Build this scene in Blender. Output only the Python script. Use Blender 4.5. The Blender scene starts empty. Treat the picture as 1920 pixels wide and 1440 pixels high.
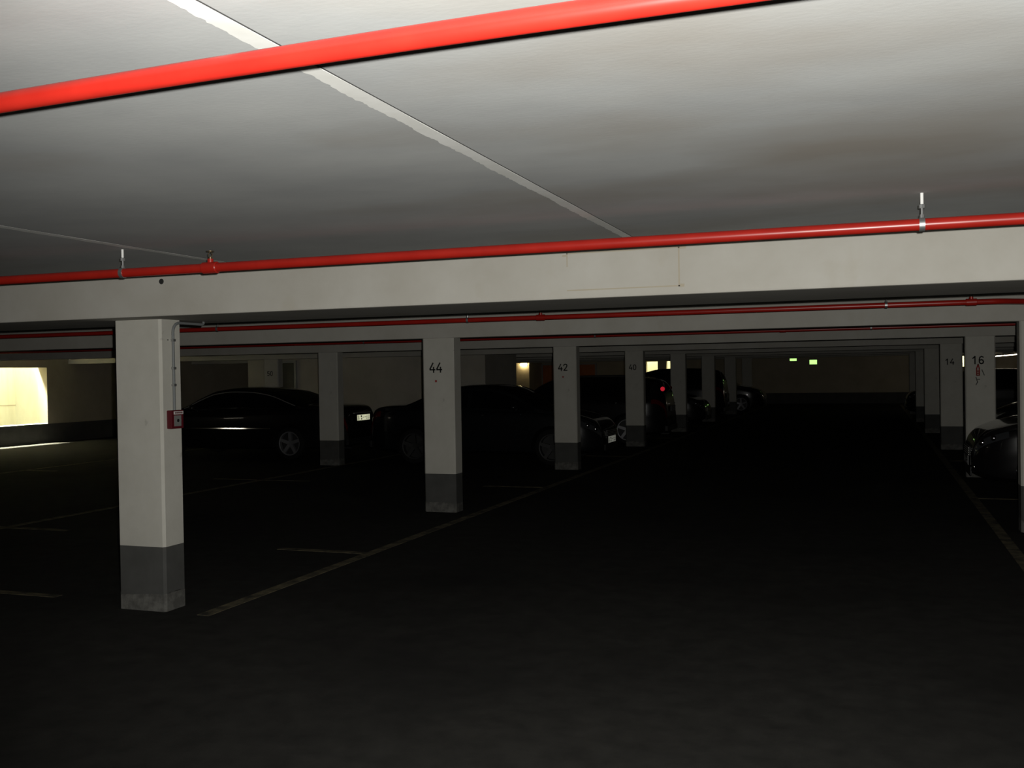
import bpy, bmesh, math, random
from mathutils import Vector, Matrix

C = bpy.context.scene.collection
SC = bpy.context.scene
PI = math.pi
random.seed(7)

# ------------------------------------------------------------------ camera
CAM_H, FOC, YAW, PITCH, ROLL = 1.65, 1870.0, 0.3463, -0.0115, -0.0162
cy_, sy_ = math.cos(YAW), math.sin(YAW)
fw = Vector((-sy_, cy_, 0)); rt = Vector((cy_, sy_, 0)); up = Vector((0, 0, 1))
F = fw * math.cos(PITCH) + up * math.sin(PITCH)
U = up * math.cos(PITCH) - fw * math.sin(PITCH)
R3 = rt * math.cos(ROLL) + U * math.sin(ROLL)
U3 = U * math.cos(ROLL) - rt * math.sin(ROLL)
cam_rot = Matrix((R3, U3, -F)).transposed()
cd = bpy.data.cameras.new('camera')
cd.sensor_fit = 'HORIZONTAL'; cd.sensor_width = 36.0
cd.lens = 36.0 * FOC / 1920.0
cd.clip_start = 0.02; cd.clip_end = 300
cam = bpy.data.objects.new('camera', cd); C.objects.link(cam)
cam.matrix_world = Matrix.Translation((0, 0, CAM_H)) @ cam_rot.to_4x4()
SC.camera = cam

# ------------------------------------------------------------------ world, flash, exposure
w = bpy.data.worlds.new('world'); SC.world = w; w.use_nodes = True
w.node_tree.nodes['Background'].inputs[0].default_value = (0, 0, 0, 1)
w.node_tree.nodes['Background'].inputs[1].default_value = 0.0
vs = SC.view_settings
vs.view_transform = 'Standard'; vs.look = 'None'; vs.gamma = 1.0; vs.exposure = 0.0
vs.use_curve_mapping = False
SC.cycles.max_bounces = 8; SC.cycles.glossy_bounces = 5
SC.cycles.sample_clamp_indirect = 4.0

fl = bpy.data.lights.new('camera_flash', 'SPOT')      # the photographer's flash, just above and right of the lens
fl.energy = 860.0; fl.color = (1.0, 0.985, 0.93)
fl.spot_size = math.radians(96); fl.spot_blend = 0.75
fl.shadow_soft_size = 0.012
flo = bpy.data.objects.new('camera_flash', fl); C.objects.link(flo)
aim = Matrix.Rotation(math.radians(5.5), 3, R3) @ Matrix.Rotation(math.radians(-5.0), 3, U3) @ cam_rot
flo.matrix_world = Matrix.Translation(Vector((0, 0, CAM_H)) + R3 * 0.05 + U3 * 0.045) @ aim.to_4x4()


def area(name, loc, size, size_y, energy, color, rot=(0, 0, 0)):
    l = bpy.data.lights.new(name, 'AREA'); l.shape = 'RECTANGLE'
    l.size = size; l.size_y = size_y; l.energy = energy; l.color = color
    o = bpy.data.objects.new(name, l); C.objects.link(o)
    o.location = loc; o.rotation_euler = rot
    return o


# daylight falling down the light wells behind the wall openings
DAY = (1.0, 0.98, 0.74)
WELLS_LEFT = ((17.6, 20.52, 1.98),)            # y0, y1, top   in wall_left
WELLS_BACK = ((-10.27, -9.70, 2.07), (-9.29, -9.04, 2.07))       # x0, x1, top   in wall_back
for y0, y1, zt in WELLS_LEFT:
    area('daylight_well', (-21.2, (y0 + y1) / 2, 3.35), .9, y1 - y0 + .3, 50, DAY)
    sl_ = area('daylight_slant', (-21.22, (y0 + y1) / 2, 3.3), .25, y1 - y0 + .2, 520, DAY, (0, math.radians(-22), 0))
    sl_.data.spread = math.radians(34)
area('daylight_well', (-9.65, 48.6, 3.2), 2.6, 1.0, 72, (1, .93, .62))
area('daylight_well', (3.8, 48.6, 3.2), 1.2, 1.0, 110, (1, .97, .7))

# ------------------------------------------------------------------ materials
def new_mat(name):
    m = bpy.data.materials.new(name); m.use_nodes = True
    nt = m.node_tree
    return m, nt, nt.nodes['Principled BSDF']


def simple(name, col, rough=.5, metal=0., coat=0., spec=.5):
    m, nt, b = new_mat(name)
    b.inputs['Base Color'].default_value = (*col, 1)
    b.inputs['Roughness'].default_value = rough
    b.inputs['Metallic'].default_value = metal
    b.inputs['Coat Weight'].default_value = coat
    b.inputs['Coat Roughness'].default_value = .03
    b.inputs['Specular IOR Level'].default_value = spec
    return m


def noisy(name, c1, c2, scale=3., detail=6., rough=.8, bump=0., bscale=40., lo=.35, hi=.65, stretch=(1, 1, 1), spec=.3,
          third=None):
    m, nt, b = new_mat(name); N = nt.nodes; L = nt.links
    tc = N.new('ShaderNodeTexCoord'); mp = N.new('ShaderNodeMapping')
    mp.inputs['Scale'].default_value = stretch
    L.new(tc.outputs['Object'], mp.inputs['Vector'])
    nz = N.new('ShaderNodeTexNoise'); nz.inputs['Scale'].default_value = scale; nz.inputs['Detail'].default_value = detail
    nz.inputs['Roughness'].default_value = .62
    L.new(mp.outputs[0], nz.inputs['Vector'])
    cr = N.new('ShaderNodeValToRGB')
    cr.color_ramp.elements[0].position = lo; cr.color_ramp.elements[0].color = (*c1, 1)
    cr.color_ramp.elements[1].position = hi; cr.color_ramp.elements[1].color = (*c2, 1)
    L.new(nz.outputs['Fac'], cr.inputs['Fac'])
    out = cr.outputs[0]
    if third:                                   # blotches of a third tone, on their own scale
        col, sc, p0, p1 = third
        n3 = N.new('ShaderNodeTexNoise'); n3.inputs['Scale'].default_value = sc; n3.inputs['Detail'].default_value = 5
        L.new(mp.outputs[0], n3.inputs['Vector'])
        r3 = N.new('ShaderNodeValToRGB'); r3.color_ramp.elements[0].position = p0; r3.color_ramp.elements[1].position = p1
        L.new(n3.outputs['Fac'], r3.inputs['Fac'])
        mx = N.new('ShaderNodeMix'); mx.data_type = 'RGBA'
        L.new(r3.outputs[0], mx.inputs['Factor']); L.new(out, mx.inputs['A']); mx.inputs['B'].default_value = (*col, 1)
        out = mx.outputs['Result']
    L.new(out, b.inputs['Base Color'])
    b.inputs['Roughness'].default_value = rough
    b.inputs['Specular IOR Level'].default_value = spec
    if bump:
        n2 = N.new('ShaderNodeTexNoise'); n2.inputs['Scale'].default_value = bscale; n2.inputs['Detail'].default_value = 4
        L.new(mp.outputs[0], n2.inputs['Vector'])
        bp = N.new('ShaderNodeBump'); bp.inputs['Strength'].default_value = bump; bp.inputs['Distance'].default_value = .01
        L.new(n2.outputs['Fac'], bp.inputs['Height']); L.new(bp.outputs[0], b.inputs['Normal'])
    return m


def emit(name, col, s):
    m, nt, b = new_mat(name)
    b.inputs['Base Color'].default_value = (*col, 1)
    b.inputs['Emission Color'].default_value = (*col, 1)
    b.inputs['Emission Strength'].default_value = s
    return m


def retro(name, col, rough):
    # reflective sheeting: a gloss lobe that sends light back the way it came, over a plain coloured base
    m, nt, b = new_mat(name); N = nt.nodes; L = nt.links
    g = N.new('ShaderNodeBsdfGlossy'); g.inputs['Color'].default_value = (*col, 1); g.inputs['Roughness'].default_value = rough
    ge = N.new('ShaderNodeNewGeometry'); L.new(ge.outputs['Incoming'], g.inputs['Normal'])
    d = N.new('ShaderNodeBsdfDiffuse'); d.inputs['Color'].default_value = (*col, 1)
    mx = N.new('ShaderNodeMixShader'); mx.inputs[0].default_value = .5
    L.new(d.outputs[0], mx.inputs[1]); L.new(g.outputs[0], mx.inputs[2])
    L.new(mx.outputs[0], nt.nodes['Material Output'].inputs['Surface'])
    return m


M = {
    'ceiling': noisy('ceiling_paint', (.40, .41, .41), (.50, .51, .50), 1.1, 8, .9, .035, 45, .3, .7, (1, 1.6, 1),
                     third=((.36, .335, .30), .6, .50, .72)),
    'joint': noisy('joint_paint', (.74, .74, .70), (.82, .82, .79), 8, 4, .8),
    'step_shadow': simple('joint_step_shadow', (.05, .05, .05), .9),
    'beam': noisy('beam_paint', (.44, .42, .37), (.50, .485, .44), 1.6, 7, .85, .05, 50, third=((.42, .385, .31), 2.2, .62, .85)),
    'residue': simple('old_glue', (.42, .375, .29), .9),
    'pillar': noisy('pillar_paint', (.50, .485, .43), (.56, .545, .49), 3, 6, .8, .04, 60, third=((.30, .285, .25), 6.5, .70, .78)),
    'band': noisy('grey_plinth_paint', (.066, .066, .062), (.086, .086, .081), 4, 5, .8),
    'foot': noisy('scuffed_concrete', (.085, .083, .076), (.15, .147, .135), 14, 6, .9, lo=.4, hi=.6),
    'asphalt': noisy('asphalt_floor', (.020, .0195, .018), (.034, .033, .030), 6, 9, .92, .25, 160, .3, .7, spec=.12,
                     third=((.014, .0135, .013), .5, .5, .75)),
    'line': noisy('worn_line_paint', (.030, .028, .022), (.17, .145, .085), 7, 8, .9, lo=.36, hi=.62),
    'wall': noisy('wall_paint', (.42, .37, .28), (.50, .45, .35), 1.2, 6, .9),
    'wallgrey': noisy('core_wall_paint', (.44, .41, .35), (.52, .49, .43), 1.2, 6, .9),
    'dado': noisy('dark_dado_paint', (.06, .06, .058), (.08, .078, .075), 3, 4, .85),
    'well': noisy('light_well_concrete', (.70, .70, .58), (.86, .86, .74), 2.0, 6, .9, stretch=(1, 2.2, .35), lo=.3, hi=.7),
    'red_pipe': noisy('red_pipe_enamel', (.33, .013, .008), (.38, .017, .010), 5, 4, .32, spec=.5),
    'steel': simple('galvanised_steel', (.42, .43, .43), .42, .85),
    'brass': simple('dull_brass', (.20, .15, .09), .4, .9),
    'white_metal': simple('white_stub', (.85, .85, .83), .5),
    'black': simple('stencil_black', (.012, .012, .012), .9),
    'redpaint': simple('red_mark_paint', (.33, .02, .018), .9),
    'hole': simple('dark_opening', (.02, .02, .02), .95),
    'grey_pvc': simple('grey_conduit', (.17, .18, .18), .6),
    'alarm': simple('alarm_red', (.09, .005, .010), .45),
    'alarm_white': simple('alarm_white', (.62, .6, .58), .6),
    'alarm_glass': simple('alarm_glass', (.20, .20, .19), .25),
    'tyre': simple('tyre_rubber', (.008, .008, .008), .85, spec=.2),
    'rim': simple('alloy_rim', (.23, .23, .24), .5, .55),
    'rim_dark': simple('dark_wheel', (.02, .02, .02), .6),
    'glass': simple('dark_car_glass', (.004, .004, .005), .03, spec=.5),
    'chrome': simple('chrome', (.75, .75, .75), .06, 1.),
    'chrome_soft': simple('satin_chrome', (.62, .61, .58), .5, .8),
    'plastic': simple('black_plastic', (.010, .010, .010), .55),
    'reflector': simple('lamp_reflector', (.55, .55, .55), .16, 1.),
    'lens': simple('clear_lamp_lens', (.035, .037, .04), .05, 0, 1.),
    'redlens': simple('red_lamp_lens', (.10, .003, .004), .08, 0, 1.),
    'plate': retro('reflective_plate', (.90, .92, .66), .33),
    'plate_dim': retro('reflective_plate_dim', (.80, .82, .74), .52),
    'plate_plain': simple('plain_grey_plate', (.16, .16, .15), .5),  # plain dark grey face, no reflective lobe
    'redretro': retro('red_reflector', (.95, .03, .06), .34),
    'plate_frame': simple('plate_frame', (.05, .05, .05), .5),
    'door_orange': noisy('orange_door_paint', (.50, .16, .05), (.56, .19, .06), 2, 3, .6),
    'door_dark': simple('dark_door', (.03, .03, .03), .6),
    'lamp': emit('warm_lamp', (1, .78, .38), 36.),
    'tube': emit('fluorescent_tube', (1, .90, .70), 9.),
    'opal': emit('opal_diffuser', (1, .92, .74), 6.),
    'exit': emit('exit_sign_green', (.52, 1.0, .26), 1.35),
    'housing': simple('fitting_housing', (.35, .35, .34), .5),
}


def paint(col, rough=.28):
    return simple('car_paint', col, rough, 0., 1.0, .4)


# ------------------------------------------------------------------ mesh builder
class MB:
    def __init__(s): s.v = []; s.f = []

    def add(s, vs, fs):
        n = len(s.v); s.v += [tuple(v) for v in vs]; s.f += [tuple(i + n for i in f) for f in fs]
        return s

    def box(s, x0, x1, y0, y1, z0, z1):
        v = [(x0, y0, z0), (x1, y0, z0), (x1, y1, z0), (x0, y1, z0), (x0, y0, z1), (x1, y0, z1), (x1, y1, z1), (x0, y1, z1)]
        return s.add(v, [(3, 2, 1, 0), (4, 5, 6, 7), (0, 1, 5, 4), (1, 2, 6, 5), (2, 3, 7, 6), (3, 0, 4, 7)])

    def prism(s, poly, z0, z1):                # polygon in xy, up z
        n = len(poly)
        v = [(x, y, z0) for x, y in poly] + [(x, y, z1) for x, y in poly]
        f = [tuple(range(n - 1, -1, -1)), tuple(range(n, 2 * n))]
        f += [(i, (i + 1) % n, n + (i + 1) % n, n + i) for i in range(n)]
        return s.add(v, f)

    def slab_y(s, poly, y0, y1):               # polygon in xz, thickness along y (y0 = front)
        n = len(poly)
        v = [(x, y0, z) for x, z in poly] + [(x, y1, z) for x, z in poly]
        f = [tuple(range(n)), tuple(range(2 * n - 1, n - 1, -1))]
        f += [(i, n + i, n + (i + 1) % n, (i + 1) % n) for i in range(n)]
        return s.add(v, f)

    def tube(s, pts, r, seg=20, caps=True):
        pts = [Vector(p) for p in pts]; n = len(pts)
        t0 = (pts[1] - pts[0]).normalized()
        a = Vector((0, 0, 1)) if abs(t0.z) < .9 else Vector((1, 0, 0))
        x = t0.cross(a).normalized(); y = t0.cross(x).normalized()
        vs = []; prev = t0
        for i, p in enumerate(pts):
            t = (pts[min(i + 1, n - 1)] - pts[max(i - 1, 0)]).normalized()
            q = prev.rotation_difference(t); x = q @ x; y = q @ y; prev = t
            rr = r[i] if isinstance(r, (list, tuple)) else r
            for k in range(seg):
                an = 2 * PI * k / seg
                vs.append(p + (x * math.cos(an) + y * math.sin(an)) * rr)
        fs = [(i * seg + k, (i + 1) * seg + k, (i + 1) * seg + (k + 1) % seg, i * seg + (k + 1) % seg)
              for i in range(n - 1) for k in range(seg)]
        if caps:
            fs.append(tuple(range(seg))); fs.append(tuple(range(n * seg - 1, (n - 1) * seg - 1, -1)))
        return s.add(vs, fs)

    def ring(s, prof, seg=40, c=(0, 0, 0)):     # revolve (y, r) profile about the y axis, closed profile
        n = len(prof); vs = []
        for k in range(seg):
            an = 2 * PI * k / seg
            for y, r in prof:
                vs.append((c[0] + r * math.cos(an), c[1] + y, c[2] + r * math.sin(an)))
        fs = [(k * n + i, k * n + (i + 1) % n, ((k + 1) % seg) * n + (i + 1) % n, ((k + 1) % seg) * n + i)
              for k in range(seg) for i in range(n)]
        return s.add(vs, fs)

    def ball(s, c, r, seg=12, rings=8):
        rx, ry, rz = r if isinstance(r, (tuple, list)) else (r, r, r)
        vs = [(c[0], c[1], c[2] + rz)]
        for i in range(1, rings):
            th = PI * i / rings
            for k in range(seg):
                an = 2 * PI * k / seg
                vs.append((c[0] + rx * math.sin(th) * math.cos(an), c[1] + ry * math.sin(th) * math.sin(an), c[2] + rz * math.cos(th)))
        vs.append((c[0], c[1], c[2] - rz)); b = len(vs) - 1
        fs = [(0, 1 + k, 1 + (k + 1) % seg) for k in range(seg)]
        for i in range(rings - 2):
            fs += [(1 + i * seg + k, 1 + (i + 1) * seg + k, 1 + (i + 1) * seg + (k + 1) % seg, 1 + i * seg + (k + 1) % seg) for k in range(seg)]
        e = 1 + (rings - 2) * seg
        fs += [(b, e + (k + 1) % seg, e + k) for k in range(seg)]
        return s.add(vs, fs)

    def build(s, name, m, parent=None, loc=(0, 0, 0), smooth=False, bevel=0., angle=35):
        me = bpy.data.meshes.new(name); me.from_pydata(s.v, [], s.f); me.validate()
        bm = bmesh.new(); bm.from_mesh(me)
        bmesh.ops.recalc_face_normals(bm, faces=bm.faces)
        if bevel:
            bmesh.ops.bevel(bm, geom=[e for e in bm.edges if e.calc_face_angle(0) > .5], offset=bevel, segments=2, affect='EDGES', profile=.6)
        bm.to_mesh(me); bm.free()
        if smooth:
            for p in me.polygons: p.use_smooth = True
            me.set_sharp_from_angle(angle=math.radians(angle))
        me.materials.append(M[m] if isinstance(m, str) else m)
        o = bpy.data.objects.new(name, me); C.objects.link(o); o.location = loc
        if parent: o.parent = parent
        return o


def tag(o, label=None, cat=None, group=None, kind=None):
    if label: o['label'] = label
    if cat: o['category'] = cat
    if group: o['group'] = group
    if kind: o['kind'] = kind
    return o


def thing(name, label, cat, loc=(0, 0, 0), rz=0., group=None):
    o = bpy.data.objects.new(name, None); C.objects.link(o)
    o.empty_display_size = .2; o.location = loc; o.rotation_euler = (0, 0, rz)
    return tag(o, label, cat, group, 'thing')


def struct(o): o['kind'] = 'structure'; return o


# ------------------------------------------------------------------ setting
ZC, ZB = 2.354, 2.072
XL, XR, YF, YB = -20.4, 6.7, -4.0, 47.6
floor = struct(MB().box(XL - .3, XR + .3, YF - .3, YB + .3, -.3, 0).build('floor', 'asphalt'))
ceiling = struct(MB().box(XL - .3, XR + .3, YF - .3, YB + .3, ZC, ZC + .3).build('ceiling', 'ceiling'))


def strip(x_sharp, y0, y1, wdt):
    # pale paint strip along a slab joint: one crisp edge, one ragged edge
    m = MB(); n = int((y1 - y0) / .012)
    rnd = random.Random(int(x_sharp * 100)); off = 0.; drift = 0.
    top = []; bot = []
    for i in range(n + 1):
        y = y0 + (y1 - y0) * i / n
        if i % 4 == 0: drift += rnd.uniform(-.003, .003); drift *= .9
        off = off * .5 + rnd.uniform(-.0035, .0035)
        top.append((x_sharp + .0012 * math.sin(y * 9), y)); bot.append((x_sharp - wdt + off + drift, y))
    vs = []; fs = []
    for (a, y), (b, _) in zip(top, bot):
        vs += [(a, y, ZC), (a, y, ZC - .0015), (b, y, ZC - .0015), (b, y, ZC)]
    for i in range(n):
        for k in range(3):
            fs.append((i * 4 + k, i * 4 + k + 1, i * 4 + 4 + k + 1, i * 4 + 4 + k))
    m.add(vs, fs)
    s = m.build('joint_strip', 'joint', ceiling)
    MB().box(x_sharp + .0012, x_sharp + .005, y0, y1, ZC - .0012, ZC + .001).build('joint_step_shadow', 'step_shadow', ceiling)  # thin dark strip painted in for the shadow at the joint step
    return s


strip(-1.178, YF, 5.6, .047)
strip(-3.70, YF, 5.6, .058)


def line(x0, x1, y0, y1):
    n = MB(); n.box(x0, x1, y0, y1, 0, .003)
    return n.build('bay_line', 'line', floor)


line(-4.43, -4.33, 5.75, 46)
line(1.12, 1.22, 3.0, 46)
for y in (8.2, 13.55, 18.8, 24.0, 29.2):
    line(-5.35, -4.43, y - .045, y + .045)
for y in (8.2, 13.55, 18.8):
    line(1.22, 2.1, y - .045, y + .045)
line(-9.24, -9.14, 5.0, 22.6)
line(-14.68, -14.58, 8.0, 22.4)
for y in (8.6, 13.6):
    line(-9.14, -8.3, y - .045, y + .045); line(-10.1, -9.24, y - .045, y + .045)
    line(-14.58, -13.9, y + .5, y + .59)
line(-7.2, -5.85, 5.91, 5.99)


def wall_run(name, axis, fixed0, fixed1, a0, a1, openings, m='wall', z1=ZC):
    """a wall along x or y with rectangular openings (lo, hi, z0, z1); its dark painted foot is a part"""
    mb = MB()

    def seg(lo, hi, z0, zz):
        if hi - lo < 1e-4 or zz - z0 < 1e-4: return
        if axis == 'y': mb.box(fixed0, fixed1, lo, hi, z0, zz)
        else: mb.box(lo, hi, fixed0, fixed1, z0, zz)
    cur = a0
    for lo, hi, z0, zz in sorted(openings):
        seg(cur, lo, 0, z1); seg(lo, hi, 0, z0); seg(lo, hi, zz, z1); cur = hi
    seg(cur, a1, 0, z1)
    return struct(mb.build(name, m))


DADO = .50
wl = wall_run('wall_left', 'y', XL - .3, XL, YF, YB, [(y0, y1, DADO, zt) for y0, y1, zt in WELLS_LEFT])
MB().box(XL, XL + .008, YF, YB, 0, DADO - .002).build('dado', 'dado', wl)
wb = wall_run('wall_back', 'x', YB, YB + .3, XL, XR,
              [(x0, x1, DADO, zt) for x0, x1, zt in WELLS_BACK] + [(3.70, 3.87, 1.58, 2.05)])
MB().box(XL, XR, YB - .008, YB, 0, DADO - .002).build('dado', 'dado', wb)
wr = wall_run('wall_right', 'y', XR, XR + .3, YF, YB, [])
MB().box(XR - .008, XR, YF, YB, 0, DADO - .002).build('dado', 'dado', wr)
wf = wall_run('wall_front', 'x', YF - .3, YF, XL, XR, [])
MB().box(XL, XR, YF, YF + .008, 0, DADO - .002).build('dado', 'dado', wf)


# light wells: a concrete shaft behind each opening, open to the sky
def well_left(n, y0, y1, zt):
    x1, x0 = XL - .3, XL - 1.35
    m = MB()
    m.box(x0 - .15, x0, y0 - .4, y1 + .4, .1, 3.6)
    m.box(x0, x1, y0 - .4, y0 - .25, .1, 3.6); m.box(x0, x1, y1 + .25, y1 + .4, .1, 3.6)
    m.box(x0, x1, y0 - .25, y1 + .25, .1, .25)
    m.box(x1, x1 + .29, y0 - .4, y1 + .4, ZC + .31, 3.6)
    o = struct(m.build('window_%d' % n, 'well'))
    f = MB()                                                    # formwork ribs on the shaft wall
    for k in range(1, int((y1 - y0) / .42) + 1):
        yy = y0 + .42 * k - .12
        f.box(x0, x0 + .012, yy, yy + .02, .25, 3.5)
    f.box(x0, x0 + .01, y0 - .25, y1 + .25, .98, 1.0)
    f.build('formwork_seam', 'wall', o)
    s = MB(); s.box(XL - .3, XL + .01, y0, y1, DADO - .002, DADO + .012); s.build('window_sill', 'well', o)
    return o


well_left(1, *WELLS_LEFT[0])


def well_back(n, x0, x1, z0, zt, xa, xb):
    y0, y1 = YB + .3, YB + 1.5
    m = MB()
    m.box(xa, xb, y1, y1 + .15, .1, 3.5); m.box(xa, xa + .12, y0, y1, .1, 3.5); m.box(xb - .12, xb, y0, y1, .1, 3.5)
    m.box(xa + .12, xb - .12, y0, y1, .1, .25)
    m.box(xa, xb, y0 - .29, y0, ZC + .31, 3.5)
    o = struct(m.build('window_%d' % n, 'well'))
    for a, b, c, d in zip(x0, x1, z0, zt):
        s = MB(); s.box(a, b, YB - .01, YB + .3, c - .002, c + .012); s.build('window_sill', 'well', o)
    return o


well_back(2, (-10.27, -9.29), (-9.70, -9.04), (DADO, DADO), (2.07, 2.07), -11.0, -8.4)
well_back(3, (3.70,), (3.87,), (1.58,), (2.05,), 3.1, 4.5)

CORE_Y = 25.3
# stair core standing in the bays on the left, with its dark door
core = struct(MB().box(-15.9, -9.0, 23.0, CORE_Y, 0, ZC).build('wall_core', 'wallgrey'))
MB().box(-15.9, -9.0, 22.992, 23.0, 0, DADO).build('dado', 'dado', core)
MB().box(-9.0, -8.992, 23.0, CORE_Y, 0, DADO).build('dado', 'dado', core)
d1 = struct(MB().box(-14.92, -14.42, 22.95, 22.998, 0, 2.0).build('door_1', 'door_dark'))
MB().box(-14.98, -14.92, 22.93, 22.998, 0, 2.06).box(-14.42, -14.36, 22.93, 22.998, 0, 2.06).box(-14.92, -14.42, 22.93, 22.998, 2.0, 2.06).build('door_frame', 'housing', d1)
MB().tube([(-14.5, 22.95, 1.02), (-14.5, 22.89, 1.02), (-14.62, 22.89, 1.02)], .011, 10).build('door_handle', 'steel', d1)
# wide orange double door in the far wall
d2 = struct(MB().box(-15.5, -14.17, YB - .05, YB - .009, 0, 1.98).box(-14.13, -12.8, YB - .05, YB - .009, 0, 1.98).build('door_2', 'door_orange'))
MB().box(-15.58, -15.5, YB - .07, YB - .009, 0, 2.05).box(-12.8, -12.72, YB - .07, YB - .009, 0, 2.05).box(-15.5, -12.8, YB - .07, YB - .009, 1.98, 2.05).build('door_frame', 'housing', d2)
MB().tube([(-14.05, YB - .05, 1.03), (-14.05, YB - .11, 1.03), (-13.92, YB - .11, 1.03)], .011, 10).build('door_handle', 'steel', d2)
# booth wall at the far right end of the aisle and piers by the far wall
pier_mb = MB().box(-16.35, -15.56, 45.6, YB - .009, 0, ZC)
pier = struct(pier_mb.build('wall_pier', 'wall'))

# ------------------------------------------------------------------ beams
BY = [5.50] + [10.86 + 5.2 * k for k in range(7)]
BW = [.93] + [.26] * 7
BL = ['wide white concrete beam resting on the pillar with the red alarm box',
      'white concrete beam carried by the pillar numbered 44',
      'white concrete beam carried by the pillar numbered 42',
      'white concrete beam carried by the pillar numbered 40',
      'dim concrete beam next behind the one on pillar 40',
      'dim concrete beam, second behind the one on pillar 40',
      'dim concrete beam, third behind the one on pillar 40',
      'dim concrete beam closest to the far wall']
beams = []
for k, (y, bw) in enumerate(zip(BY, BW)):
    zb = 2.066 if k == 0 else ZB
    m = MB().box(XL, XR, 0, bw, zb - ZC, -.003)
    o = m.build('concrete_beam', 'beam', loc=(0, y, ZC), bevel=.012)
    tag(o, BL[k], 'ceiling beam', 'beams across the garage ceiling', 'thing'); beams.append(o)
b0 = beams[0]
# plugged core hole and the glue outline of a removed sign on the nearest beam
hx, hz = -4.47, 2.298 - ZC
mh = MB(); mh.ring([(0, .001), (-.004, .001), (-.004, .017), (0, .019)], 24, (hx, 0, hz)); mh.build('plugged_hole', 'hole', b0)
g = MB()
for (x0, x1, z0, z1) in ((-1.64, -.99, 2.323, 2.329), (-1.64, -.99, 2.111, 2.118), (-.998, -.99, 2.111, 2.329), (-1.64, -1.634, 2.25, 2.329),
                         (-.99, -.955, 2.318, 2.332), (-.99, -.965, 2.108, 2.125), (-1.665, -1.64, 2.31, 2.32)):
    g.box(x0, x1, -.0015, .001, z0 - ZC, z1 - ZC)
g.build('glue_outline', 'residue', b0)

# ------------------------------------------------------------------ pillars
DIG = {  # stencil digit strokes on a 0..1 x 0..1.6 box
    '4': [[(.62, 1.6), (.08, .62), (.08, .45)], [(.08, .45), (.98, .45)], [(.74, .86), (.74, 0)]],
    '2': [[(.08, 1.2), (.16, 1.48), (.5, 1.6), (.84, 1.46), (.9, 1.15), (.7, .75), (.1, .06)], [(.08, .06), (.92, .06)]],
    '0': [[(.42, 1.57), (.16, 1.4), (.08, .8), (.16, .2), (.42, .03)], [(.58, 1.57), (.84, 1.4), (.92, .8), (.84, .2), (.58, .03)]],
    '1': [[(.12, 1.2), (.55, 1.6), (.55, 0)]],
    '6': [[(.86, 1.4), (.55, 1.58), (.22, 1.4), (.1, .9), (.1, .4), (.25, .1), (.5, .02), (.78, .12), (.9, .42), (.78, .76), (.5, .88), (.16, .74)]],
    '3': [[(.1, 1.4), (.4, 1.6), (.75, 1.5), (.86, 1.2), (.7, .95), (.45, .86)], [(.45, .84), (.75, .76), (.92, .44), (.78, .12), (.4, 0), (.08, .2)]],
    '8': [[(.5, .86), (.2, 1.02), (.16, 1.35), (.5, 1.6), (.84, 1.35), (.8, 1.02), (.5, .86), (.12, .62), (.1, .22), (.5, 0), (.9, .22), (.88, .62), (.5, .86)]],
    '5': [[(.9, 1.56), (.2, 1.56), (.14, .9), (.5, 1.0), (.86, .82), (.92, .45), (.75, .1), (.4, 0), (.08, .16)]],
}


def stroke(mb, pts, wd, y0, y1):
    for (ax, az), (bx, bz) in zip(pts, pts[1:]):
        d = Vector((bx - ax, bz - az)); l = d.length
        if l < 1e-6: continue
        d /= l; n = Vector((-d.y, d.x)) * wd / 2; e = d * wd * .38
        poly = [(ax - e.x + n.x, az - e.y + n.y), (ax - e.x - n.x, az - e.y - n.y), (bx + e.x - n.x, bz + e.y - n.y), (bx + e.x + n.x, bz + e.y + n.y)]
        mb.slab_y(poly, y0, y1)


def number(txt, parent, cx, zc, h, yface):
    mb = MB(); s = h / 1.6; adv = 1.32 * s; x = cx - (len(txt) * adv - .32 * s) / 2
    for ch in txt:
        for st in DIG[ch]:
            stroke(mb, [(x + px * s, zc - h / 2 + pz * s) for px, pz in st], .25 * s, yface - .0012, yface + .001)
        x += adv
    return mb.build('painted_number', 'black', parent)


PW, PD = .405, .225


def octo(x0, x1, y0, y1, c): return [(x0 + c, y0), (x1 - c, y0), (x1, y0 + c), (x1, y1 - c), (x1 - c, y1), (x0 + c, y1), (x0, y1 - c), (x0, y0 + c)]


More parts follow.
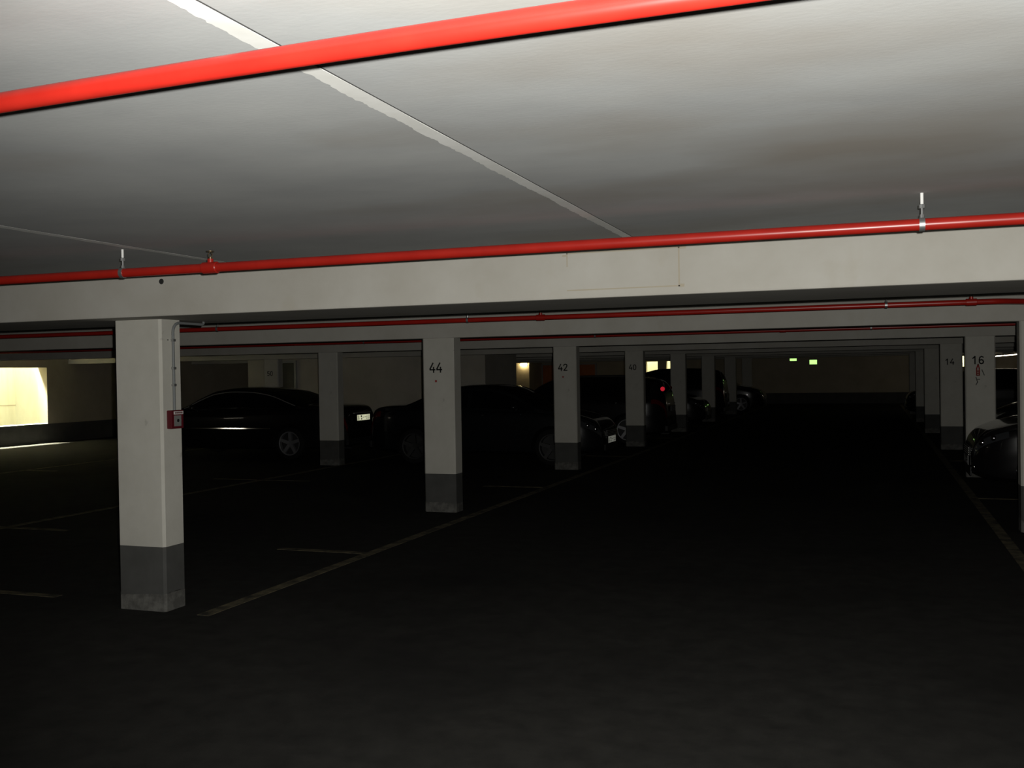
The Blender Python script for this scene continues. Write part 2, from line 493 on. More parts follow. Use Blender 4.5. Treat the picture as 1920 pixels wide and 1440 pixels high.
def pillar(xr, y, label, num=None, dot=False, wdt=PW, dep=PD, zt=ZB, group='concrete pillars'):
    t = thing('concrete_pillar', label, 'pillar', (xr - wdt / 2, y, 0), 0, group)
    p = octo(-wdt / 2, wdt / 2, 0, dep, .017)
    MB().prism(p, .457, zt).build('shaft', 'pillar', t)
    b = MB().prism(p, .10, .457).build('plinth', 'band', t)
    # chipped, dusty foot with a wavering upper edge
    q = octo(-wdt / 2 - .001, wdt / 2 + .001, -.001, dep + .001, .017); n = len(q); rnd = random.Random(int((xr + 40) * 77 + y * 13))
    loop = []
    for i in range(n):
        a, c = Vector(q[i]), Vector(q[(i + 1) % n]); k = max(1, int((c - a).length / .03))
        loop += [a.lerp(c, j / k) for j in range(k)]
    m = len(loop); vs = [(v.x, v.y, 0) for v in loop]; zz = .11
    for v in loop:
        zz += rnd.uniform(-.006, .006); zz = min(.13, max(.10, zz)); vs.append((v.x, v.y, zz))
    fs = [(i, (i + 1) % m, m + (i + 1) % m, m + i) for i in range(m)] + [tuple(range(m - 1, -1, -1)), tuple(range(m, 2 * m))]
    MB().add(vs, fs).build('foot', 'foot', t)
    if num: number(num, t, -.03, 1.722, .108, 0)
    if dot:
        d = MB(); d.ring([(.0005, .001), (-.0015, .001), (-.0015, .014), (.0005, .014)], 16, (-.03, 0, 1.562)); d.build('red_dot', 'redpaint', t)
    return t


p1 = pillar(-4.70, 5.76, 'white concrete pillar nearest the camera, with a red alarm box and conduit on its side', zt=2.066)
XA = -4.652
pillar(XA, BY[1] + .01, 'white concrete pillar with a grey foot, numbered 44 above a red dot', '44', True)
pillar(XA, BY[2] + .01, 'white concrete pillar numbered 42, hiding the middle of a dark saloon car', '42', True)
pillar(XA, BY[3] + .01, 'dim concrete pillar numbered 40, in front of a tall dark estate car', '40')
AL = ['dim grey pillar just past the two lit far windows, next behind pillar 40',
      'dim grey pillar, second behind pillar 40 along the aisle',
      'dim grey pillar, third behind pillar 40 along the aisle',
      'dim grey pillar farthest down the left side of the aisle']
for k in range(4):
    pillar(XA, BY[4 + k] + .01, AL[k])
B2 = -9.19
pillar(B2, BY[1] + .01, 'pillar of the second row left, hidden behind the pillar with the alarm box')
pillar(B2, BY[2] + .01, 'pale pillar at the rear corner of the dark saloon with the bright number plate')
pillar(B2, BY[3] + .01, 'dim pillar hidden behind the pillar numbered 44')
pillar(-13.83, BY[2] + .01, 'pillar of the third row left beyond the nose of the dark saloon')
pillar(-13.83, BY[3] + .01, 'thin far pillar with a faint number, rising behind the roof of the dark saloon', '50')
# right of the aisle
p16 = pillar(1.70, BY[2] + .01, 'grey pillar numbered 16 with red paint marks, behind the nose of a dark car', '16')
mk = MB()
for pts in ([(-.05, 1.60), (-.03, 1.66), (-.015, 1.60)], [(-.05, 1.60), (-.05, 1.50), (-.015, 1.50), (-.015, 1.60)], [(-.045, 1.56), (-.02, 1.56)], [(-.045, 1.53), (-.02, 1.53)]):
    stroke(mk, pts, .016, -.0013, .001)
mk.build('red_mark', 'redpaint', p16)
mk = MB()
stroke(mk, [(.02, 1.58), (.05, 1.50)], .012, -.0013, .001)
mk.build('scribble', 'band', p16); mk = MB()
for pts in ([(-.06, 1.47), (-.04, 1.40), (-.06, 1.36)], [(-.04, 1.44), (-.01, 1.44)]):
    stroke(mk, pts, .012, -.0013, .001)
mk.build('scribble', 'band', p16)
pillar(1.77, BY[1] + .01, 'grey pillar cut by the right edge of the photo')
pillar(1.67, BY[3] + .01, 'dim pillar numbered 14, to the left of pillar 16', '14')
RL = ['dark pillar next behind pillar 14, right of the aisle', 'dark pillar second behind pillar 14, right of the aisle',
      'faint pillar third behind pillar 14, right of the aisle']
for k in range(3):
    pillar(1.62, BY[4 + k] + .01, RL[k])

# ------------------------------------------------------------------ sprinkler pipes
PR = .0242


def flange(mb, x, z0, z1, y=0.):
    mb.tube([(x, y, z0), (x, y, z1)], .011, 12)


def hanger(parent, x, zc, stub=True):
    h = MB()
    h.ring([(-.011, PR + .0005), (-.011, PR + .004), (.011, PR + .004), (.011, PR + .0005)], 28)
    # the clamp ring is built about y: turn it so it wraps the pipe, which runs along x
    h.v = [(x + vy, vx, vz) for vx, vy, vz in h.v]
    top = ZC - zc
    h.tube([(x, 0, PR + .002), (x, 0, top - .045)], .005, 10)
    h.tube([(x, 0, PR + .002), (x, 0, PR + .016)], .009, 8)
    h.tube([(x, 0, top - .062), (x, 0, top - .048)], .013, 8)
    o = h.build('pipe_hanger', 'steel', parent, smooth=True)
    if stub:
        MB().tube([(x, 0, top - .045), (x, 0, top)], .0065, 10).build('ceiling_stub', 'white_metal', o, smooth=True)
    return o


def sprinkler(parent, x, zc):
    s = MB()
    s.tube([(x - .045, 0, 0), (x - .042, 0, 0), (x + .042, 0, 0), (x + .045, 0, 0)], [PR + .004, PR + .0065, PR + .0065, PR + .004], 24)
    s.tube([(x, 0, PR * .5), (x, 0, PR + .022)], .016, 16)
    o = s.build('sprinkler_tee', 'red_pipe', parent, smooth=True)
    h = MB()
    h.tube([(x, 0, PR + .02), (x, 0, PR + .032)], .010, 12)
    h.tube([(x - .006, 0, PR + .03), (x - .014, 0, PR + .045), (x, 0, PR + .062)], .0025, 8)
    h.tube([(x + .006, 0, PR + .03), (x + .014, 0, PR + .045), (x, 0, PR + .062)], .0025, 8)
    h.tube([(x, 0, PR + .060), (x, 0, PR + .063)], .021, 16)
    h.build('sprinkler_head', 'brass', o, smooth=True)
    return o


def pipe(y, z, label, pts=None, hang=(), spr=(), x0=XL, x1=XR, rad=PR):
    t = thing('sprinkler_pipe', label, 'pipe', (0, y, z), 0, 'red sprinkler pipes under the ceiling')
    pts = pts or [(x0 + (x1 - x0) * i / 40, 0, 0) for i in range(41)]
    MB().tube(pts, rad, 32).build('pipe_run', 'red_pipe', t, smooth=True)
    for x in hang: hanger(t, x, z)
    for x in spr: sprinkler(t, x, z)
    return t


pipe(1.555, 2.226, 'bright red sprinkler pipe closest to the camera, crossing the top of the photo',
     pts=[(XL + (XR - XL) * i / 120, min(.05, .03 * max(0, -.5 - (XL + (XR - XL) * i / 120)) ** 1.5), 0) for i in range(121)], hang=(2.6,), rad=.0205)
pipe(4.40, 2.226, 'red sprinkler pipe in front of the nearest white beam', hang=(-3.83, .20, -8.0, 4.2), spr=(-3.26, 3.2, -9.6))
pipe(9.62, 2.203, 'dark red pipe in front of the beam carried by pillar 44',
     pts=[(XL + (1.0 - XL) * i / 40, 0, 0) for i in range(41)] + [(1.05, .01, 0), (1.1, .04, 0), (1.15, .08, 0), (1.7, .55, 0), (1.76, .59, 0), (1.85, .61, 0), (XR, .61, 0)],
     hang=(-7.05, -3.95, .13), spr=(-3.15, .83))
pipe(14.9, 2.195, 'thin red pipe in front of the beam carried by pillar 42', hang=(-8, -4, 0, 3), spr=(-6.5, -1.2))
pipe(20.1, 2.195, 'thin dark pipe in front of the beam carried by pillar 40', hang=(-8, -4, 0, 3))

# ------------------------------------------------------------------ alarm box and conduit on the near pillar
t = thing('fire_alarm_call_point', 'small red fire alarm call point on the side of the nearest pillar', 'alarm box', (-4.70, 5.875, 1.355))
MB().box(0, .042, -.066, .066, -.066, .066).build('housing', 'alarm', t, bevel=.006)
MB().box(.0415, .046, -.040, .058, .036, .058).build('white_label', 'alarm_white', t)
lt = MB(); rnd = random.Random(4)
for k in range(8): lt.box(.0458, .0466, -.032 + k * .0105, -.0245 + k * .0105, .041, .053)
lt.build('label_lettering', 'alarm', t)
fr = MB().box(.0415, .045, -.036, .036, -.048, .028).build('window_pane', 'alarm_glass', t)
bt = MB(); bt.ring([(0, .001), (.0, .011), (.004, .011), (.004, .001)], 20); bt.v = [(.045 + vy, vx, vz - .008) for vx, vy, vz in bt.v]
bt.build('push_button', 'plastic', t)

t = thing('cable_conduit', 'thin grey conduit running up from the red alarm box to the beam', 'conduit', (-4.70, 5.88, 1.42))
pts = [(.012, 0, 0)] + [(.012, 0, .1 * k) for k in range(1, 6)] + [(.012, 0, .555)]
for k in range(1, 9):
    a = PI / 2 * k / 8; pts.append((.012, .07 * (1 - math.cos(a)), .555 + .07 * math.sin(a)))
pts += [(.012, .2, .625), (.012, .33, .624)]
for k in range(1, 5):
    a = PI / 2 * k / 4; pts.append((.012, .33 + .02 * math.sin(a), .624 + .02 * (1 - math.cos(a))))
MB().tube(pts, .010, 14).build('conduit_run', 'grey_pvc', t, smooth=True)
for z in (.18, .30, .50):
    MB().box(0, .026, -.014, .014, z - .009, z + .009).build('conduit_clip', 'steel', t, bevel=.003)
MB().box(0, .004, -.047, -.04, .497, .505).build('screw', 'hole', t)

# ------------------------------------------------------------------ lamps and signs
t = thing('wall_lamp', 'small lit wall lamp on the far pier beside the orange door', 'lamp', (-15.98, 45.6, 2.03))
MB().box(-.02, .34, -.12, 0, .055, .08).box(-.02, .34, -.02, 0, -.07, .055).build('lamp_housing', 'housing', t)
MB().box(0, .32, -.12, -.02, -.06, .055).build('lamp_diffuser', 'lamp', t, bevel=.02)

for k, (y0, y1, lab) in enumerate(((43.5, 46.3, 'lit fluorescent batten nearest the far wall, above the dark van behind pillar 16'),
                                   (39.0, 43.1, 'long lit fluorescent batten at the right edge of the photo, above the dark van'))):
    t = thing('fluorescent_light', lab, 'ceiling light', (4.85, y0, 2.0), 0, 'fluorescent battens at the far right')
    MB().box(-.045, .045, 0, y1 - y0, .016, .05).build('light_housing', 'housing', t)
    MB().tube([(0, .05, 0), (0, y1 - y0 - .05, 0)], .014, 12).build('light_tube', 'tube', t, smooth=True)
    for yy in (.4, y1 - y0 - .4):
        MB().tube([(0, yy, .05), (0, yy, ZC - 2.0)], .006, 8).build('suspension_rod', 'steel', t)

t = thing('fluorescent_light', 'fluorescent batten on the left wall, out of the photo, mirrored in the saloon door', 'wall light', (XL, 4.8, 1.95))
MB().box(0, .05, 0, 1.25, -.06, .06).build('light_housing', 'housing', t)
MB().box(.05, .10, .02, 1.23, -.05, .05).build('light_diffuser', 'opal', t, bevel=.015)

for (x, y, z, ww, hh, lab, wall) in ((-2.96, 41.5, 1.981, .26, .095, 'smaller, higher green exit sign over the far aisle', False),
                                     (-2.19, 41.5, 1.872, .28, .175, 'larger green exit sign over the far aisle', False)):
    t = thing('exit_sign', lab, 'sign', (x, y, z), 0, 'green exit signs')
    MB().box(-ww / 2 - .02, ww / 2 + .02, 0, .06, -hh / 2 - .02, hh / 2 + .02).build('sign_housing', 'housing', t)
    MB().box(-ww / 2, ww / 2, -.006, .001, -hh / 2, hh / 2).build('lit_panel', 'exit', t)
    for s in (-1, 1):
        MB().tube([(s * ww * .35, .03, hh / 2 + .02), (s * ww * .35, .03, ZC - z)], .005, 8).build('suspension_rod', 'steel', t)


# ------------------------------------------------------------------ cars
def cr(pts, x):
    """smooth interpolation through (x, value) points, tangents limited so it never overshoots"""
    if x <= pts[0][0]: return pts[0][1]
    if x >= pts[-1][0]: return pts[-1][1]
    n = len(pts)
    sl = [(pts[i + 1][1] - pts[i][1]) / (pts[i + 1][0] - pts[i][0]) for i in range(n - 1)]

    def tan(i):
        if i == 0: return sl[0]
        if i == n - 1: return sl[-1]
        a, b = sl[i - 1], sl[i]
        return 0 if a * b <= 0 else 2 * a * b / (a + b)
    for i in range(n - 1):
        if x <= pts[i + 1][0]:
            h = pts[i + 1][0] - pts[i][0]; t = (x - pts[i][0]) / h; m0, m1 = tan(i) * h, tan(i + 1) * h
            t2, t3 = t * t, t * t * t
            return (2 * t3 - 3 * t2 + 1) * pts[i][1] + (t3 - 2 * t2 + t) * m0 + (3 * t2 - 2 * t3) * pts[i + 1][1] + (t3 - t2) * m1


SEDAN = dict(L=4.9, W=1.84, wheels=(1.12, 3.98), r=.325,
             top=[(0, .62), (.05, .90), (.16, 1.03), (.5, 1.075), (.82, 1.085), (1.2, 1.22), (1.65, 1.37), (2.1, 1.435), (2.5, 1.445), (2.9, 1.405), (3.25, 1.28), (3.78, 1.03), (4.3, .93), (4.7, .80), (4.84, .68), (4.9, .56)],
             belt=[(0, .56), (.08, .84), (.3, .965), (1.2, .985), (2.5, .955), (3.7, .93), (4.3, .85), (4.7, .72), (4.84, .62), (4.9, .52)],
             side=(1.02, 3.62), bpil=2.28, ws=(2.98, 3.72), rw=(.92, 1.62))
ESTATE = dict(L=4.5, W=1.80, wheels=(.85, 3.6), r=.325,
              top=[(0, .60), (.03, .98), (.10, 1.24), (.30, 1.44), (.7, 1.50), (1.4, 1.53), (2.2, 1.53), (2.6, 1.49), (2.95, 1.36), (3.4, 1.06), (3.9, .96), (4.3, .84), (4.44, .72), (4.5, .56)],
              belt=[(0, .55), (.06, .88), (.25, 1.0), (1.4, .985), (2.4, .965), (3.35, .95), (3.9, .88), (4.3, .76), (4.44, .66), (4.5, .52)],
              side=(.36, 3.22), bpil=1.95, ws=(2.66, 3.34), rw=(.07, .30))
VAN = dict(L=4.6, W=1.88, wheels=(.9, 3.65), r=.345,
           top=[(0, .66), (.03, 1.05), (.10, 1.36), (.28, 1.60), (.7, 1.67), (1.5, 1.70), (2.2, 1.69), (2.6, 1.63), (2.95, 1.50), (3.5, 1.13), (4.0, 1.03), (4.38, .90), (4.54, .78), (4.6, .62)],
           belt=[(0, .60), (.06, .95), (.25, 1.08), (1.4, 1.07), (2.4, 1.05), (3.4, 1.02), (4.0, .94), (4.38, .82), (4.54, .72), (4.6, .56)],
           side=(.36, 3.3), bpil=2.0, ws=(2.70, 3.42), rw=(.07, .28))


class Car:
    def __init__(s, spec, L=None, W=None):
        s.p = dict(spec); s.k = (L or spec['L']) / spec['L']; s.L = spec['L'] * s.k; s.W = W or spec['W']

    def ctrl(s, x):
        p = s.p; u = x / s.k
        sg = max(-1, min(1, 2 * x / s.L - 1))
        w = s.W / 2 * (1 - .36 * abs(sg) ** 9 - .035 * sg * sg)
        zt = cr(p['top'], u); zs = min(cr(p['belt'], u), zt - .03)
        e = abs(sg) ** 14
        zb = .20 + .10 * e
        hc = zt - zs; tum = .36 * max(0, hc - .08)
        wt = w * .925 - tum
        zm = zb + (zs - zb) * .55
        hr = min(.09, hc * .45)
        return [(0, zb), (w * .80, zb), (w * .955, zb + .05), (w * .992, zm - .08), (w, zm + .04), (w * .992, zs - .10), (w * .962, zs - .012),
                (w * .925, zs + hc * .06), (wt + .012, zt - hr), (wt * .86, zt - hr * .34), (wt * .45, zt - hr * .06), (0, zt)]

    def P(s, x, t):
        c = s.ctrl(x); n = len(c); i = min(int(t), n - 2); f = t - i
        a = c[max(i - 1, 0)]; b = c[i]; d = c[i + 1]; e = c[min(i + 2, n - 1)]
        sharp = (1, 2, 7, 8)
        out = []
        for k in (0, 1):
            if i in sharp and i + 1 in sharp: out.append(b[k] + (d[k] - b[k]) * f); continue
            m0 = 0.5 * (d[k] - a[k]) * .8; m1 = .5 * (e[k] - b[k]) * .8
            f2, f3 = f * f, f * f * f
            out.append((2 * f3 - 3 * f2 + 1) * b[k] + (f3 - 2 * f2 + f) * m0 + (3 * f2 - 2 * f3) * d[k] + (f3 - f2) * m1)
        return Vector((x, max(0, out[0]), out[1]))

    def stations(s, n=72):
        return [s.L / 2 * (1 - math.cos(PI * i / n)) * .55 + s.L * i / n * .45 for i in range(n + 1)]

    def normal(s, x, t, side):
        h = .004
        a = s.P(min(x + h, s.L), t) - s.P(max(x - h, 0), t); b = s.P(x, min(t + h, 11)) - s.P(x, max(t - h, 0))
        a.y *= side; b.y *= side
        n = a.cross(b) * side
        if n.length < 1e-9: return Vector((0, side, 0))
        n.normalize()
        c = Vector((s.L / 2, 0, .7)); q = s.P(x, t); q.y *= side
        if n.dot(q - c) < 0: n = -n
        return n

    def patch(s, fn, nu, nv, side, off=.004, thick=.006):
        """a shell lying on the body: fn(u, v) -> (x, t)"""
        outer = []; inner = []
        for i in range(nu + 1):
            for j in range(nv + 1):
                x, t = fn(i / nu, j / nv); q = s.P(x, t); q.y *= side; n = s.normal(x, t, side)
                outer.append(q + n * off); inner.append(q + n * (off - thick))
        N = len(outer); w = nv + 1; fs = []
        for i in range(nu):
            for j in range(nv):
                a = i * w + j; fs.append((a, a + 1, a + w + 1, a + w)); fs.append((N + a, N + a + w, N + a + w + 1, N + a + 1))
        edge = [j for j in range(w)] + [i * w + nv for i in range(1, nu + 1)] + [nu * w + j for j in range(nv - 1, -1, -1)] + [i * w for i in range(nu - 1, 0, -1)]
        for a, b in zip(edge, edge[1:] + edge[:1]): fs.append((a, N + a, N + b, b))
        return MB().add(outer + inner, fs)


def wheel(parent, x, y, r, side, spokes, rim_m, lug=True):
    t = MB()
    wd = .205
    t.ring([(-wd / 2, r * .70), (-wd / 2, r * .90), (-wd * .42, r * .975), (-wd * .3, r), (wd * .3, r), (wd * .42, r * .975), (wd / 2, r * .90), (wd / 2, r * .70)], 48)
    o = t.build('wheel', 'tyre', parent, (x, y, r), smooth=True)
    ri = MB(); f = side * wd / 2
    ri.ring([(f * .2, r * .66), (f * .98, r * .66), (f * 1.03, r * .69), (f * 1.03, r * .725), (f * .9, r * .725), (f * .2, r * .70)], 48)
    ri.ring([(f * .1, .001), (f * .62, .001), (f * .62, r * .16), (f * .1, r * .18)], 24)
    for k in range(spokes):
        a = 2 * PI * k / spokes + .33
        ca, sa = math.cos(a), math.sin(a)
        def q(rad, hw, dep): return [(rad * ca - hw * sa, dep, rad * sa + hw * ca), (rad * ca + hw * sa, dep, rad * sa - hw * ca)]
        A = q(r * .10, .034, f * .72) + q(r * .68, .030, f * .95) ; B = q(r * .10, .034, f * .25) + q(r * .68, .030, f * .40)
        vs = A + B
        ri.add(vs, [(0, 1, 3, 2), (4, 6, 7, 5), (0, 4, 5, 1), (2, 3, 7, 6), (0, 2, 6, 4), (1, 5, 7, 3)])
    ri.build('alloy_rim' if spokes else 'wheel_cover', rim_m, o, smooth=True)
    d = MB(); d.ring([(f * .02, .001), (f * .06, .001), (f * .06, r * .66), (f * .02, r * .66)], 32)
    d.build('brake_disc', 'rim_dark', o)
    return o


def plate(parent, x, z, facing, mat, rnd_seed=3, y=0.):
    """registration plate on the end of the car: facing +1 = front, -1 = rear (local x)"""
    w2, h2 = .26, .056
    m = MB().box(min(x, x + .012 * facing), max(x, x + .012 * facing), y - w2 - .008, y + w2 + .008, z - h2 - .008, z + h2 + .008)
    o = m.build('number_plate', 'plate_frame', parent, bevel=.003)
    xf = x + .012 * facing
    MB().box(min(xf, xf + .003 * facing), max(xf, xf + .003 * facing), y - w2, y + w2, z - h2, z + h2).build('reflective_face', mat, o)
    xs = xf + .003 * facing; k = MB()
    yy = lambda u: y + facing * (u - .5) * 2 * w2         # u runs left to right for someone facing the plate

    def blk(u0, u1, v0, v1):
        a, b = sorted((yy(u0), yy(u1)))
        k.box(min(xs, xs + .0012 * facing), max(xs, xs + .0012 * facing), a, b, z - h2 + 2 * h2 * v0, z - h2 + 2 * h2 * v1)
    blk(.03, .06, .05, .95)
    blk(.11, .135, .2, .82); blk(.135, .20, .2, .28)       # first characters
    blk(.27, .36, .56, .86); blk(.30, .37, .10, .40)       # two round seals
    for u in (.43, .50, .58, .65): blk(u, u + .022, .46, .62)
    blk(.43, .52, .46, .52); blk(.58, .67, .56, .62)
    for u in (.72, .79, .86, .92): blk(u, u + .025, .16, .40); blk(u, u + .045, .58, .66)
    blk(.72, .95, .80, .86)
    k.build('plate_lettering', 'plate_frame', o)
    return o


def build_car(spec, label, name, loc, rz, L=None, W=None, body=(.006, .0055, .006), rim_m='rim', spokes=5, fplate='plate_plain', rplate='plate_plain',
              chrome=True, moulding=True, roof_rail=False, detail=True, group=None):
    c = Car(spec, L, W); p = c.p; k = c.k; Lc = c.L
    t = thing(name, label, 'car', loc, rz, group)
    pm = paint(body)
    # ---- body: one closed loft, wheel arches cut out
    xs = c.stations(); ts = [j * .25 for j in range(45)]
    rows = []; mb = MB()
    for x in xs:
        right = [c.P(x, tt) for tt in ts]
        ring_ = [Vector((v.x, -v.y, v.z)) for v in right] + [v.copy() for v in reversed(right[1:-1])]
        rows.append(ring_)
    n = len(rows[0])
    for r_ in rows: mb.v += [tuple(v) for v in r_]
    for i in range(len(rows) - 1):
        for j in range(n):
            mb.f.append((i * n + j, i * n + (j + 1) % n, (i + 1) * n + (j + 1) % n, (i + 1) * n + j))
    mb.f.append(tuple(range(n))); e = (len(rows) - 1) * n; mb.f.append(tuple(range(e + n - 1, e - 1, -1)))
    bo = mb.build('body', pm, t, smooth=True, angle=40)
    bo.data.materials.append(M['plastic'])
    R = p['r']
    for wx in p['wheels']:
        cut = MB(); cut.ring([(-1.2, .001), (1.2, .001), (1.2, R + .055), (-1.2, R + .055)], 48, (wx * k, 0, R))
        co = cut.build('cutter', 'plastic', t)
        md = bo.modifiers.new('arch', 'BOOLEAN'); md.operation = 'DIFFERENCE'; md.solver = 'EXACT'; md.object = co
        bpy.context.view_layer.update()
        dg = bpy.context.evaluated_depsgraph_get()
        nm = bpy.data.meshes.new_from_object(bo.evaluated_get(dg))
        bo.modifiers.clear(); bo.data = nm
        bpy.data.objects.remove(co)
    bo.data.set_sharp_from_angle(angle=math.radians(38))
    # underside filler between the wheels so the tunnels are dark
    # ---- glass
    for s in (-1, 1):
        a, b = p['side'][0] * k, p['side'][1] * k; bp = p['bpil'] * k
        for (u0, u1) in ((a, bp - .035), (bp + .035, b)):
            c.patch(lambda u, v, u0=u0, u1=u1: (u0 + (u1 - u0) * u, 7.10 + .80 * v), 20, 5, s).build('side_window', 'glass', t, smooth=True)
        if chrome:
            pts = []
            for i in range(41):
                x = a + (b - a) * i / 40; q = c.P(x, 7.97); q.y *= s; nn = c.normal(x, 7.9, s); pts.append(q + nn * .006)
            MB().tube(pts, .008, 8).build('window_trim', 'chrome_soft', t, smooth=True)
        if moulding:                                             # flat bright strip along the doors, face tipped slightly up
            vs = []; nn = 31; ta = math.radians(5.0)
            for i in range(nn):
                x = (p['wheels'][0] + .42) * k + (p['wheels'][1] - p['wheels'][0] - .84) * k * i / (nn - 1)
                q = c.P(x, 4.15); yo = c.P(Lc * .46, 4.15).y + .006
                for dy, dz in ((-.03, -.011), (.011 * math.tan(ta), -.011), (-.011 * math.tan(ta), .011), (-.03, .011)):
                    vs.append((x, s * (yo + dy), .62 + dz))
            fs = [(i * 4 + m_, i * 4 + (m_ + 1) % 4, i * 4 + 4 + (m_ + 1) % 4, i * 4 + 4 + m_) for i in range(nn - 1) for m_ in range(4)]
            fs += [(3, 2, 1, 0), tuple((nn - 1) * 4 + m_ for m_ in range(4))]
            MB().add(vs, fs).build('side_moulding', 'chrome', t)
        # handles
        for hx in ((p['bpil'] + .22) * k, (p['bpil'] - .78) * k):
            q = c.P(hx, 5.35); q.y = s * (q.y + .014)
            MB().tube([q + Vector((-.11, -s * .016, 0)), q + Vector((-.085, 0, .002)), q + Vector((0, s * .004, .003)), q + Vector((.085, 0, .002)), q + Vector((.11, -s * .016, 0))], .010, 10).build('door_handle', 'chrome', t, smooth=True)
        # mirrors
        mx = p['side'][1] * k - .32
        q = c.P(mx, 7.0); m = MB(); m.ball((mx, s * (q.y + .115), q.z + .075), (.07, .10, .065), 16, 10)
        m.tube([(mx, s * (q.y - .02), q.z + .0), (mx, s * (q.y + .08), q.z + .05)], .02, 8)
        mo = m.build('wing_mirror', pm, t, smooth=True)
        g2 = MB(); g2.box(mx - .072, mx - .060, min(s * (q.y + .05), s * (q.y + .185)), max(s * (q.y + .05), s * (q.y + .185)), q.z + .03, q.z + .12); g2.build('mirror_glass', 'chrome', mo)
        # head lamps
        def hl(u, v): return (Lc - .40 + .37 * u, 5.15 + (1.25 - .35 * (1 - u)) * v)
        h = c.patch(hl, 14, 8, s, .006, .02).build('headlight', 'lens', t, smooth=True)
        bl = MB()
        for u, rr in ((.45, .040), (.78, .046)):
            x, tt = hl(u, .5); q = c.P(x, tt); q.y *= s; nn = c.normal(x, tt, s); bl.ball(q - nn * .012, rr, 16, 12)
        bl.build('lamp_reflector', 'reflector', h, smooth=True)
        # tail lamps
        def tl(u, v): return (.02 + .30 * u, 5.0 + 1.35 * v)
        tt_ = c.patch(tl, 12, 8, s, .006, .02).build('tail_light', 'redlens', t, smooth=True)
        # fog lamp
        x, q0 = Lc - .035, c.P(Lc - .035, 3.2)
        f_ = MB(); f_.ball((x, s * (q0.y - .06), .37), (.03, .055, .032), 14, 10); f_.build('fog_lamp', 'reflector', t, smooth=True)
        for wx in p['wheels']:
            yw = c.ctrl(wx * k)[4][0] - .115
            wheel(t, wx * k, s * yw, R, s, spokes, rim_m)
    wsa, wsb = p['ws'][0] * k, p['ws'][1] * k; ra, rb = p['rw'][0] * k, p['rw'][1] * k
    for nm_, a, b in (('windshield', wsa, wsb), ('rear_window', ra, rb)):
        m = MB()
        for s in (-1, 1):
            pm_ = c.patch(lambda u, v: (a + (b - a) * u, 8.35 + 2.65 * v), 16, 10, s); m.add(pm_.v, pm_.f)
        m.build(nm_, 'glass', t, smooth=True)
    # nose: grille, bumper insert; tail: strip, plates, exhaust
    w = c.ctrl(Lc)[4][0]
    gr = MB().box(Lc - .01, Lc + .012, -.34, .34, .49, .61).build('grille', 'plastic', t, bevel=.006)
    sl = MB()
    for i in range(4): sl.box(Lc + .010, Lc + .018, -.33, .33, .505 + i * .027, .513 + i * .027)
    sl.build('grille_slats', 'chrome_soft', gr)
    MB().box(Lc - .01, Lc + .010, -.45, .45, .25, .36).build('air_intake', 'plastic', t, bevel=.006)
    if fplate: plate(t, Lc + .008, .43, 1, fplate)
    if rplate: plate(t, -.008 - .012, .80 if spec is SEDAN else .78, -1, rplate)
    MB().box(-.016, .02, -.34, .34, .885 if spec is SEDAN else .88, .905 if spec is SEDAN else .90).build('tailgate_strip', 'chrome_soft', t, bevel=.004)
    ex = MB(); ex.tube([(.16, .45, .22), (-.02, .45, .22)], .03, 14); ex.build('exhaust_pipe', 'plastic', t, smooth=True)
    MB().box(-.012, .05, -.6, .6, .28, .40).build('rear_bumper_insert', 'plastic', t, bevel=.008)
    if roof_rail:
        for s in (-1, 1):
            pts = []
            for i in range(21):
                x = (.55 + 1.9 * i / 20) * k; q = c.P(x, 8.8); q.y *= s; pts.append(q + Vector((0, 0, .045 if 0 < i < 20 else .0)))
            MB().tube(pts, .013, 8).build('roof_rail', 'plastic', t, smooth=True)
    return t


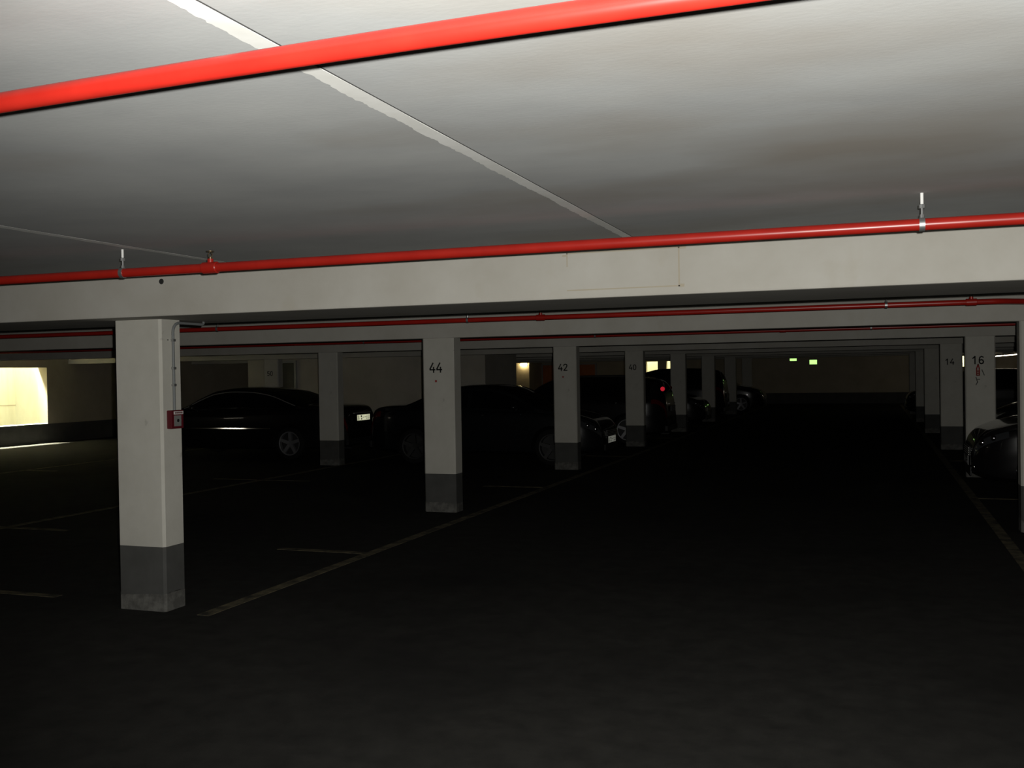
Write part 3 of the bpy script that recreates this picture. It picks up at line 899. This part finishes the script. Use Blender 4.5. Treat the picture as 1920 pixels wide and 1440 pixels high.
RIGHT, LEFT = 0., PI    # nose along +x, nose along -x
build_car(SEDAN, 'black saloon side-on with five-spoke wheel and bright rear number plate, left of pillar 44', 'saloon_car',
          (-9.66, 17.85, 0), LEFT, L=4.95, W=1.86, rplate='plate')
build_car(SEDAN, 'black saloon with its nose to the aisle, between the pillars numbered 44 and 42', 'saloon_car',
          (-8.98, 17.48, 0), RIGHT, L=4.55, W=1.76, rim_m='rim_dark', moulding=False, body=(.006, .007, .008), chrome=False, fplate='plate_dim')
c3 = build_car(ESTATE, 'tall black estate car with a glowing red reflector, behind the pillars numbered 42 and 40', 'estate_car',
               (-4.32, 22.75, 0), LEFT, L=4.5, W=1.8, moulding=False, chrome=False, roof_rail=True)
for s in (-1, 1):
    m = MB(); m.ball((.07 if s == 1 else .17, s * .70, 1.23), (.05, .035, .05), 14, 10); m.build('high_tail_light', 'redretro' if s == 1 else 'redlens', c3, smooth=True)
build_car(SEDAN, 'dark saloon facing the aisle, just past the dim pillar next behind pillar 40', 'saloon_car',
          (-8.75, 28.4, 0), RIGHT, L=4.4, W=1.74, moulding=False, body=(.008, .008, .009))
build_car(VAN, 'tall dark van-like car parked tail to the aisle beyond the dark saloon noses', 'people_carrier',
          (-4.5, 33.4, 0), LEFT, L=4.4, W=1.82, moulding=False, chrome=False)
build_car(ESTATE, 'dark hatchback with glinting headlights, right of the farthest lit pillar of the left row', 'hatchback_car',
          (-8.0, 39.0, 0), RIGHT, L=4.2, W=1.74, moulding=False, chrome=False)
build_car(ESTATE, 'distant dark hatchback facing the aisle on its right side, left of the faint pillars', 'hatchback_car',
          (5.2, 34.3, 0), LEFT, L=4.2, W=1.74, moulding=False, chrome=False)
build_car(ESTATE, 'glossy black hatchback nosing out at the right, in front of pillar 16', 'hatchback_car',
          (5.42, 14.3, 0), LEFT, L=4.25, W=1.76, moulding=False, chrome=False)
build_car(VAN, 'tall dark van-like car behind pillar 16, under the fluorescent battens', 'people_carrier',
          (6.3, 18.4, 0), LEFT, L=4.5, W=1.86, moulding=False, chrome=False)
